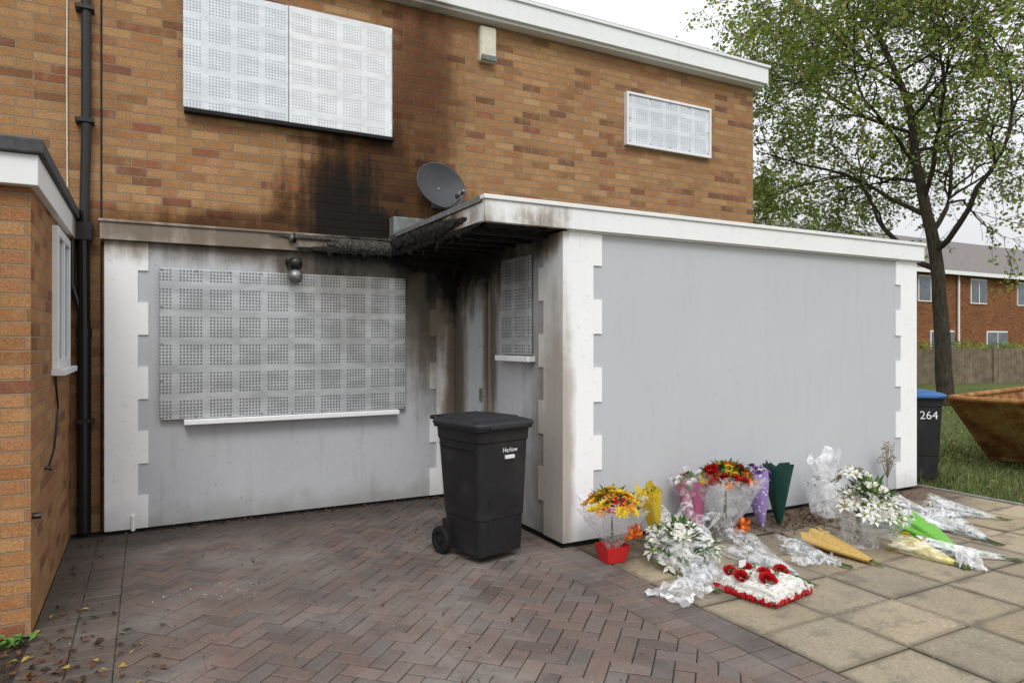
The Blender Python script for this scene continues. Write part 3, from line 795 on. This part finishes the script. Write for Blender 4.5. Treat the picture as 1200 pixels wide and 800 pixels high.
upright((2.90,3.93,.07),(-.02,-.05,1),.32,.24,C_clear,[(F_or,F_ce,18,.058,'lily'),(F_ye,F_ce,16,.058,'d'),(F_re,F_ce,10,.04,'mum'),(F_ye,None,10,.045,'mum')],70,ex1,.6)
upright((3.47,4.12,.0),(-.22,.0,1),.40,.12,W_yel,[(F_ye,None,5,.035,'mum')],14,None,.5,.6,jag=.25)
upright((3.86,4.12,.0),(-.05,.08,1),.44,.17,W_pink,[(F_g2,None,12,.034,'mum'),(F_wh,None,7,.034,'mum'),(F_pk,None,4,.03,'rose')],40,lambda m,b,a: ruffcone(m,b+a*.34,a,.16,.13,.17,C_clear,.2,.3,seed=5),.5,.6,jag=.1)
def ex4(m,b,a):
    bow(m,b+Vector((.05,-.10,.13)),.085,W_rib,10); ruffcone(m,b+a*.1,a,.36,.06,.27,C_clear,.25,.3,seed=4); ruffcone(m,b,a,.16,.14,.05,C_clear,.3,.2,seed=8)
    stems(m,b+a*.35,-a,.33,14,.1)
upright((4.02,3.96,.0),(.0,-.02,1),.48,.26,C_clear,[(F_or,F_ce,18,.056,'d'),(F_re,None,14,.048,'rose'),(F_ye,F_ce,9,.048,'d'),(F_g2,None,8,.035,'mum'),(F_or,None,8,.048,'mum')],160,ex4,.55)
upright((4.53,4.05,.0),(-.08,.12,1),.47,.145,W_lil,[(F_pu,None,8,.034,'mum'),(F_wh,None,6,.028,'mum')],26,lambda m,b,a:stems(m,b+a*.05,-a,.05,3),.5,.6,jag=.1)
upright((4.72,4.04,.0),(.10,.14,1),.50,.15,W_grn,[],0,None,.4,.6,jag=.12)
def ex7(m,b,a):
    ruffcone(m,b+a*.28,a,.24,.05,.13,C_white,.4,.5,seed=11); ruffcone(m,b,a,.3,.12,.15,C_clear,.3,.1,seed=12)
upright((5.32,4.05,.0),(.02,.05,1),.30,.17,C_white,[(F_wh,None,6,.03,'mum')],14,ex7,.3,.8,r0=.12,jag=.1)
def ex8(m,b,a):
    ruffcone(m,b+Vector((0,0,.0)),(0,-.1,1),.20,.15,.10,C_clear,.3,.2,seed=21); ruffcone(m,b+a*.05,a,.24,.05,.22,C_clear,.25,.35,seed=22)
    for k in range(30): 
        an=R.uniform(0,6.28); leaf(m,b+a*.36,(math.cos(an)*.6,math.sin(an)*.6,R.uniform(.0,1.1)),R.uniform(.18,.30),.05,R.choice([F_gr,F_g2,F_gr]),.05)
    head(m,b+Vector((-.04,.03,.52)),(-.2,0,1),.11,[(F_wh,F_ce,7,.05,'lily'),(F_dry,None,6,.034,'mum')],16)
    stems(m,b+Vector((0,0,.25)),(0,0,-1),.24,16,.15)
upright((4.80,3.36,.0),(-.02,-.30,1),.31,.27,C_clear,[(F_wh,F_ce,32,.07,'lily'),(F_wh,F_ce,26,.056,'d'),(F_wh,None,14,.052,'mum')],130,ex8,.8,1,.04)
m=MB()
for k in range(16):
    an=R.uniform(0,6.28); top=Vector((6.45+R.gauss(0,.05),4.2+R.gauss(0,.03),R.uniform(.3,.52))); m.tube([(6.45,4.22,0),(6.45,4.21,.2),top],[.004,.003,.002],F_dry,4)
    for j in range(8): blossom(m,top+Vector((R.gauss(0,.02),R.gauss(0,.02),R.gauss(0,.03))),(R.uniform(-1,1),R.uniform(-1,1),1),.014,F_dry,None,5)
m.obj('dried_plant',(6.45,4.22,0))
def lying(hp,tp,r1,wrap,flist,greens,sq=.7,stem=.12,over=None,fl=.75):
    m=MB(); hp=Vector((*hp,r1*.55)); tp=Vector((*tp,.03)); ax=(hp-tp); L=ax.length
    ruffcone(m,tp,ax,L,.025,r1,wrap,.2,.22,flat=fl,seed=R.random()*9)
    if over: ruffcone(m,tp+ax*.1,ax,L*.98,.035,r1*1.25,over,.3,.4,flat=fl,seed=R.random()*9)
    head(m,tp+ax*.92,ax,r1*.85,flist,greens,.5)
    if wrap in(C_clear,C_white): stems(m,tp+ax*.85,-ax,L*.85,9,.12)
    if stem: stems(m,tp,-ax,stem,7,.35)
    clampz(m,.006,sq); return m.obj('flower_bouquet',(hp.x,hp.y,0),None,True)
lying((4.50,3.50),(4.45,3.02),.12,W_tan,[(F_wh,F_ce,6,.03,'d')],12,.75,.10,None)
lying((5.45,3.36),(5.20,2.86),.15,W_lime,[(F_wh,F_ce,9,.04,'d')],20,.8,.14,None)
lying((4.96,3.13),(4.92,2.72),.12,C_yel,[(F_ye,None,9,.04,'rose'),(F_wh,None,5,.034,'mum')],24,.75,.12,C_clear)
lying((5.66,3.62),(5.78,3.20),.14,C_white,[(F_wh,F_ce,14,.045,'d')],26,.75,.08,C_clear)
lying((6.30,3.68),(6.52,3.25),.13,C_clear,[(F_wh,F_ce,12,.045,'d'),(F_pk,None,3,.035,'rose')],30,.75,.12,C_clear)
lying((3.80,3.58),(3.74,3.05),.13,C_clear,[(F_wh,F_ce,8,.036,'d')],40,.7,.16,C_clear)
lying((4.20,3.50),(4.22,3.14),.10,C_clear,[(F_wh,F_ce,7,.034,'d')],34,.7,.12,C_clear)
lying((5.3,3.75),(5.50,3.45),.12,C_clear,[(F_wh,F_ce,12,.04,'d')],24,.8,.08,C_clear)
lying((6.15,3.95),(6.1,3.55),.12,C_white,[(F_wh,F_ce,8,.04,'d')],24,.8,.08,None)
lying((5.05,3.02),(5.35,2.62),.10,C_white,[(F_ye,None,5,.035,'rose')],18,.75,.10,None)
lying((5.85,3.30),(5.72,2.90),.11,C_clear,[(F_wh,F_ce,9,.04,'lily')],26,.75,.12,C_clear)
def crumple(mb,cx,cy,sx,sy,rz,mat,h=.07,seed=1):
    n=26; vs=[];fs=[]
    for j in range(n+1):
        for i in range(n+1):
            a=(i/n-.5)*sx; b=(j/n-.5)*sy
            a+=.12*sx*mnoise.noise(Vector((i*.2,j*.2,seed))); b+=.15*sy*mnoise.noise(Vector((i*.2,j*.2,seed+9)))
            z=.008+h*abs(mnoise.noise(Vector((i*.22,j*.22,seed*3))))*1.6+h*.3*abs(mnoise.noise(Vector((i*.6,j*.6,seed))))
            vs.append((cx+a*math.cos(rz)-b*math.sin(rz),cy+a*math.sin(rz)+b*math.cos(rz),z))
    for j in range(n):
        for i in range(n): q=j*(n+1)+i; fs.append((q,q+1,q+n+2,q+n+1))
    mb.add(vs,fs,mat)
m=MB()
head(m,(3.28,3.66,.10),(-.30,-.45,1),.24,[(F_wh,F_ce,18,.08,'lily'),(F_wh,F_ce,22,.052,'d'),(F_wh,None,8,.04,'mum'),(F_g2,None,7,.035,'mum')],130,.6)
for k in range(22):
    an=R.uniform(0,6.28); leaf(m,(3.28+.15*math.cos(an),3.62+.15*math.sin(an),.12),(math.cos(an),math.sin(an),R.uniform(.1,.8)),R.uniform(.12,.2),.035,R.choice([F_gr,F_g2]),.1)
ruffcone(m,(3.12,3.20,.03),(.2,.5,.12),.42,.03,.22,C_clear,.25,.3,flat=.5,seed=31)
ruffcone(m,(3.34,3.78,.03),(.45,.25,.35),.34,.06,.2,C_clear,.3,.4,flat=.6,seed=32)
crumple(m,2.98,3.22,.55,.28,.2,C_white,.05,2)
crumple(m,3.22,3.38,.45,.3,1.0,C_clear,.08,5)
stems(m,(3.10,3.18,.02),(-.1,-1,0),.1,7,.3)
clampz(m); m.obj('flower_bouquet',(3.3,3.6,0),None,True)
m=MB(); crumple(m,5.08,2.72,.40,.16,.6,C_white,.07,7); m.obj('cellophane_wrap',(5.08,2.78,0),None,True)
m=MB(); crumple(m,4.10,3.20,.30,.14,-.5,C_clear,.05,9); m.obj('cellophane_wrap',(4.1,3.2,0),None,True)
m=MB(); crumple(m,5.95,3.45,.45,.2,.3,C_white,.09,13); m.obj('cellophane_wrap',(5.95,3.45,0),None,True)
# cushion tribute
m=MB(); cc=Vector((3.37,3.02,0)); rz=math.radians(9)
def cp(a,b,z): return (cc.x+a*math.cos(rz)-b*math.sin(rz),cc.y+a*math.sin(rz)+b*math.cos(rz),z)
M_oasis=simple('floral_foam',(.7,.7,.66),.9)
m.loft([[Vector(cp(p.x,p.y,z)) for p in rrect(w,d,.05,4)] for z,w,d in((.005,.36,.38),(.05,.38,.40),(.085,.35,.37),(.10,.24,.26))],M_oasis)
for i in range(17):
    for j in range(18):
        a=(i-8)/8*.20; b=(j-8.5)/8.5*.21; e=max(abs(a)/.20,abs(b)/.21)
        z=.105-.06*e**4
        blossom(m,cp(a+R.gauss(0,.004),b+R.gauss(0,.004),z),(a*2*e**3+R.gauss(0,.3),b*2*e**3+R.gauss(0,.3),1),.018,F_wh,None,8,.35,2,.2)
q4=[(-1,-1),(1,-1),(1,1),(-1,1)]
for k in range(150):
    t=k/150*4; s_=int(t); f=t-s_; a0=q4[s_%4]; a1=q4[(s_+1)%4]
    a=(a0[0]+(a1[0]-a0[0])*f)*.20; b=(a0[1]+(a1[1]-a0[1])*f)*.21
    dv=Vector((a1[0]-a0[0],a1[1]-a0[1])).normalized(); ov=Vector((dv.y,-dv.x)); hw=R.uniform(.006,.011); L=R.uniform(.010,.024)
    tw=R.uniform(-.006,.006); top=R.uniform(.035,.048); pp=[]
    for (o_,z_) in((0,top-.004),(L*.6,top),(L,.024),(L*.6,.006)):
        for sg in(-1,1): pp.append(cp(a+dv.x*hw*sg+ov.x*o_+sg*tw*.5,b+dv.y*hw*sg+ov.y*o_,z_+sg*tw))
    m.add(pp,[(0,1,3,2),(2,3,5,4),(4,5,7,6)],W_redrib)
for k in range(90):
    t=R.uniform(0,4); s_=int(t); f=t-s_; a0=q4[s_%4]; a1=q4[(s_+1)%4]
    a=(a0[0]+(a1[0]-a0[0])*f)*.212; b=(a0[1]+(a1[1]-a0[1])*f)*.222
    blossom(m,cp(a,b,R.uniform(.035,.06)),(a*4,b*4,.8),.015,F_wh,None,7,.35,2,.2)
for a,b,r in((-.14,.05,.052),(-.07,-.09,.062),(.03,.0,.047),(.15,-.04,.052),(-.11,.15,.047),(.02,.12,.047)): rose(m,cp(a,b,.10),(R.uniform(-.3,.1),-.5,1),r,F_re)
for k in range(18): 
    a,b=R.uniform(-.15,.15),R.uniform(-.14,.14); leaf(m,cp(a,b,.11),(R.uniform(-1,1),R.uniform(-1,1),.4),.055,.022,F_gr)
q=cp(-.02,.12,0); m.box(q[0]-.03,q[0]+.03,q[1],q[1]+.003,.12,.165,M_upvc)
m.obj('floral_cushion_tribute',tuple(cc))

# ------------------------------------------------------------ tree
def bark():
    n=N('bark',.95,0,.1); p=n.pos(); f=n.noise(n.vm('MULTIPLY',p,(1,1,.25)),20,5,.7)
    n.color(n.ramp(f,[(.3,(.02,.017,.012)),(.7,(.085,.072,.055))])); n.bump(f,.8,.03); return n.mat
M_bark=bark()
def leafm(name,col):
    n=N(name,.6,0,.3); p=n.pos(); c=n.mix(n.mr(n.noise(p,.9,3,.6),.35,.65),tuple(x*.6 for x in col),col)
    c=n.mix(n.math('MULTIPLY',n.island(),.4),c,n.mix(1.0,c,(.55,.55,.4),'MULTIPLY')); n.color(c)
    t=n.node('ShaderNodeBsdfTranslucent'); n.put(c,t.inputs[0]); mx=n.node('ShaderNodeMixShader'); mx.inputs[0].default_value=.5
    n.t.links.new(n.b.outputs[0],mx.inputs[1]); n.t.links.new(t.outputs[0],mx.inputs[2]); n.t.links.new(mx.outputs[0],n.t.nodes['Material Output'].inputs[0]); return n.mat
TL=[leafm('leaf_green',(.21,.33,.06)),leafm('leaf_yellow_green',(.37,.47,.09)),leafm('leaf_olive',(.26,.30,.08)),leafm('leaf_yellow',(.52,.47,.12))]
def make_tree(name,base,height,seed,leafsize=.115,nl=12,low=.26,cnt=(19,9,6,4),wts=(5,5,3,1),lean=.03):
    rt=random.Random(seed); wood=MB(); lv=[];lf=[];lm=[]
    def addleaf(p):
        s=leafsize*rt.uniform(.6,1.25); d=Vector((rt.gauss(0,1),rt.gauss(0,1),rt.gauss(-.3,.8))).normalized(); e=d.cross(Vector((rt.gauss(0,1),rt.gauss(0,1),rt.gauss(0,1)))).normalized()
        o=len(lv); lv.extend([tuple(p),tuple(p+d*s*.55+e*s*.36),tuple(p+d*s*1.1),tuple(p+d*s*.55-e*s*.36)]); lf.append((o,o+1,o+2,o+3)); lm.append(rt.choices(range(4),wts)[0])
    def br(p,d,L,r,l):
        n=max(3,int(L/(.45 if l<2 else .22))); pts=[p]; rad=[r]; wob=(.07,.16,.2,.25,.3)[l]; ds=[d]
        for i in range(n):
            d=(d+Vector((rt.gauss(0,wob),rt.gauss(0,wob),rt.gauss(0,wob*.6)+(.02 if l==0 else .02 if l==1 else -.03)))).normalized()
            p=p+d*L/n; pts.append(p); rad.append(max(.006,r*(1-.82*(i+1)/n))); ds.append(d)
        wood.tube(pts,rad,M_bark,10 if l==0 else 6 if l<3 else 3,False)
        if l<4:
            for k in range(cnt[l] if l<len(cnt) else 3):
                t=(low+(1-low)*(k+.5)/cnt[l]) if l==0 else rt.uniform(.22,1.0)
                i=min(n,int(t*n)); pp=pts[i].lerp(pts[min(n,i+1)],t*n-i if i<n else 0)
                _,a,b=basis(ds[i]); an=k*2.4+rt.uniform(-.5,.5); sp=rt.uniform(.8,1.3) if l==0 else rt.uniform(.5,1.1)
                nd=(ds[i]*math.cos(sp)+(a*math.cos(an)+b*math.sin(an))*math.sin(sp)).normalized()
                LL=L*(rt.uniform(.42,.56)*(1.12-.6*t) if l==0 else rt.uniform(.42,.62))
                br(pp,nd,LL,max(.008,rad[i]*(.5 if l==0 else .6)),l+1)
        if l>=3:
            dens=mnoise.noise(pts[-1]*.5)
            c=int(nl*(1+1.7*dens)) if l==4 else int(nl*.5*(1+1.5*dens))
            for _ in range(max(0,c)):
                q=rt.choice(pts[1:]); addleaf(q+Vector((rt.gauss(0,.08),rt.gauss(0,.08),rt.gauss(0,.08))))
    br(Vector(base),Vector((lean,.0,1)).normalized(),height,height*.0165,0)
    E=empty(name,base); wood.obj('trunk_and_branches',base,E,True)
    me=bpy.data.meshes.new('leaves'); me.from_pydata([tuple(Vector(v)-Vector(base)) for v in lv],[],lf)
    for q in TL: me.materials.append(q)
    me.polygons.foreach_set('material_index',lm); me.update()
    o=bpy.data.objects.new('leaves',me); scene.collection.objects.link(o); o.location=(0,0,0); o.parent=E
    return E
make_tree('birch_tree',(17.5,9.9,-.03),12.2,21,.115,9,.26,(19,9,6,4))

# ------------------------------------------------------------ far setting
M_wood=simple('weathered_fence',(.27,.21,.155),.9,0,.4,4,.3,isl=True)
m=MB()
fx0,fy0=20,17.5; fd=Vector((.93,-.36,0)); 
for k in range(150):
    p=Vector((fx0,fy0,0))+fd*(k*.11-2); h=1.28+R.uniform(-.01,.01)
    Mx=Matrix.Translation(p)@Matrix.Rotation(math.atan2(fd.y,fd.x),4,'Z'); m.box(-.05,.05,-.01,.01,-.03,h,M_wood,Mx)
for k in range(8):
    p=Vector((fx0,fy0,0))+fd*(k*1.83-2); Mx=Matrix.Translation(p)@Matrix.Rotation(math.atan2(fd.y,fd.x),4,'Z'); m.box(-.06,.06,-.06,-.012,-.03,1.4,M_wood,Mx)
m.obj('wooden_fence',(fx0,fy0,0))
def tiles():
    n=N('roof_tiles',.85,0,.2); p=n.pos(); s=n.sep(p); w=n.math('FRACT',n.math('MULTIPLY',s[2],4.0)); f=n.noise(p,5,4,.6)
    n.color(n.mix(f,(.12,.11,.105),(.24,.22,.21))); n.bump(w,.6,.03); return n.mat
M_tile=tiles()
def far_house(x0,x1,y0,y1,eave,ridge,wins):
    E=empty('brick_house',(x0,y0,0)); box('walls',x0,x1,y0,y1,-.03,eave,M_brick3,E)
    m=MB(); ym=(y0+y1)/2; o=.4
    m.add([(x0-o,y0-o,eave-.05),(x1+o,y0-o,eave-.05),(x1+o,ym,ridge),(x0-o,ym,ridge),(x0-o,y1+o,eave-.05),(x1+o,y1+o,eave-.05)],[(0,1,2,3),(3,2,5,4),(0,3,4),(1,5,2)],M_tile)
    m.obj('roof',(x0,ym,eave),E)
    box('fascia',x0-o,x1+o,y0-o-.02,y0-o,eave-.22,eave-.03,M_upvc,E)
    for i,(a,b,c,d) in enumerate(wins):
        box('window_frame_%d'%i,a,b,y0-.05,y0-.001,c,d,M_upvc,E)
        w2=(b-a)
        for kk in range(2): box('window_glass_%d_%d'%(i,kk),a+.07+kk*w2/2,a+w2/2-.04+kk*w2/2,y0-.07,y0-.051,c+.07,d-.07,M_glass,E)
    m=MB(); m.tube([(36.3,y0-.1,-.03),(36.3,y0-.1,eave-.1)],.06,M_upvc,8); m.obj('downpipe',(36.3,y0,2),E)
    return E
far_house(26,60,20,28,5.1,7.6,[(29,30.6,3.6,4.8),(33,35,3.5,4.8),(37.5,39,3.5,4.8),(29,31,.9,2.1),(31.8,32.8,0,2.1),(34,36,.9,2.1),(39,41,.9,2.1),(42,44,3.5,4.8)])
m=MB()
for k in range(5200):
    t=R.random(); p=Vector((21,18.6,0))+fd*(t*14-2)+Vector((R.gauss(0,.4),R.gauss(0,.4),0)); z=R.uniform(.2,1.5)+.3*mnoise.noise(p*.8)
    leaf(m,(p.x,p.y,z),(R.gauss(0,1),R.gauss(0,1),R.gauss(0,1)),.16,.1,R.choice(TL[:3]))
m.obj('hedge',(21,18.6,0))
make_tree('birch_tree',(24,19.8,-.03),8.0,44,.15,7,.2,(11,6,5,3))

# ------------------------------------------------------------ world, sun, camera
w=bpy.data.worlds.new('World'); scene.world=w; w.use_nodes=True; nt=w.node_tree
bg=nt.nodes['Background']
sky=nt.nodes.new('ShaderNodeTexSky'); sky.sky_type='NISHITA'; sky.sun_disc=False
SE,SA=math.radians(48),math.radians(200)
sky.sun_elevation=SE; sky.sun_rotation=SA; sky.dust_density=5; sky.air_density=1
tc=nt.nodes.new('ShaderNodeTexCoord'); sp=nt.nodes.new('ShaderNodeSeparateXYZ'); nt.links.new(tc.outputs['Generated'],sp.inputs[0])
mr=nt.nodes.new('ShaderNodeMapRange'); nt.links.new(sp.outputs[2],mr.inputs[0]); 
for i,v in((1,0.0),(2,1.0),(3,8.0),(4,18.0)): mr.inputs[i].default_value=v
nz=nt.nodes.new('ShaderNodeTexNoise'); nz.inputs['Scale'].default_value=1.6; nz.inputs['Detail'].default_value=4; nt.links.new(tc.outputs['Generated'],nz.inputs['Vector'])
mr2=nt.nodes.new('ShaderNodeMapRange'); nt.links.new(nz.outputs['Fac'],mr2.inputs[0]); 
for i,v in((1,.3),(2,.7),(3,.94),(4,1.04)): mr2.inputs[i].default_value=v
mu=nt.nodes.new('ShaderNodeMath'); mu.operation='MULTIPLY'; nt.links.new(mr.outputs[0],mu.inputs[0]); nt.links.new(mr2.outputs[0],mu.inputs[1])
cl=nt.nodes.new('ShaderNodeVectorMath'); cl.operation='SCALE'; cl.inputs[0].default_value=(.97,.985,1.015); nt.links.new(mu.outputs[0],cl.inputs['Scale'])
mx=nt.nodes.new('ShaderNodeMix'); mx.data_type='RGBA'; mx.inputs[0].default_value=.93
nt.links.new(sky.outputs[0],mx.inputs[6]); nt.links.new(cl.outputs[0],mx.inputs[7]); nt.links.new(mx.outputs[2],bg.inputs[0]); bg.inputs[1].default_value=.1
S=bpy.data.lights.new('sun','SUN'); S.energy=1.5; S.angle=math.radians(22); S.color=(1,.97,.93)
so=bpy.data.objects.new('sun',S); scene.collection.objects.link(so)
az=math.radians(200); dirv=Vector((math.sin(az)*math.cos(SE),math.cos(az)*math.cos(SE),math.sin(SE)))
so.rotation_euler=dirv.to_track_quat('Z','Y').to_euler(); so.location=(0,-5,10)
cam=bpy.data.cameras.new('camera'); co=bpy.data.objects.new('camera',cam); scene.collection.objects.link(co)
cam.sensor_width=36; cam.lens=24.03; cam.clip_end=1000; cam.clip_start=.05
co.location=(0,0,1.55); co.rotation_euler=(math.radians(90),0,math.radians(-28.1)); scene.camera=co
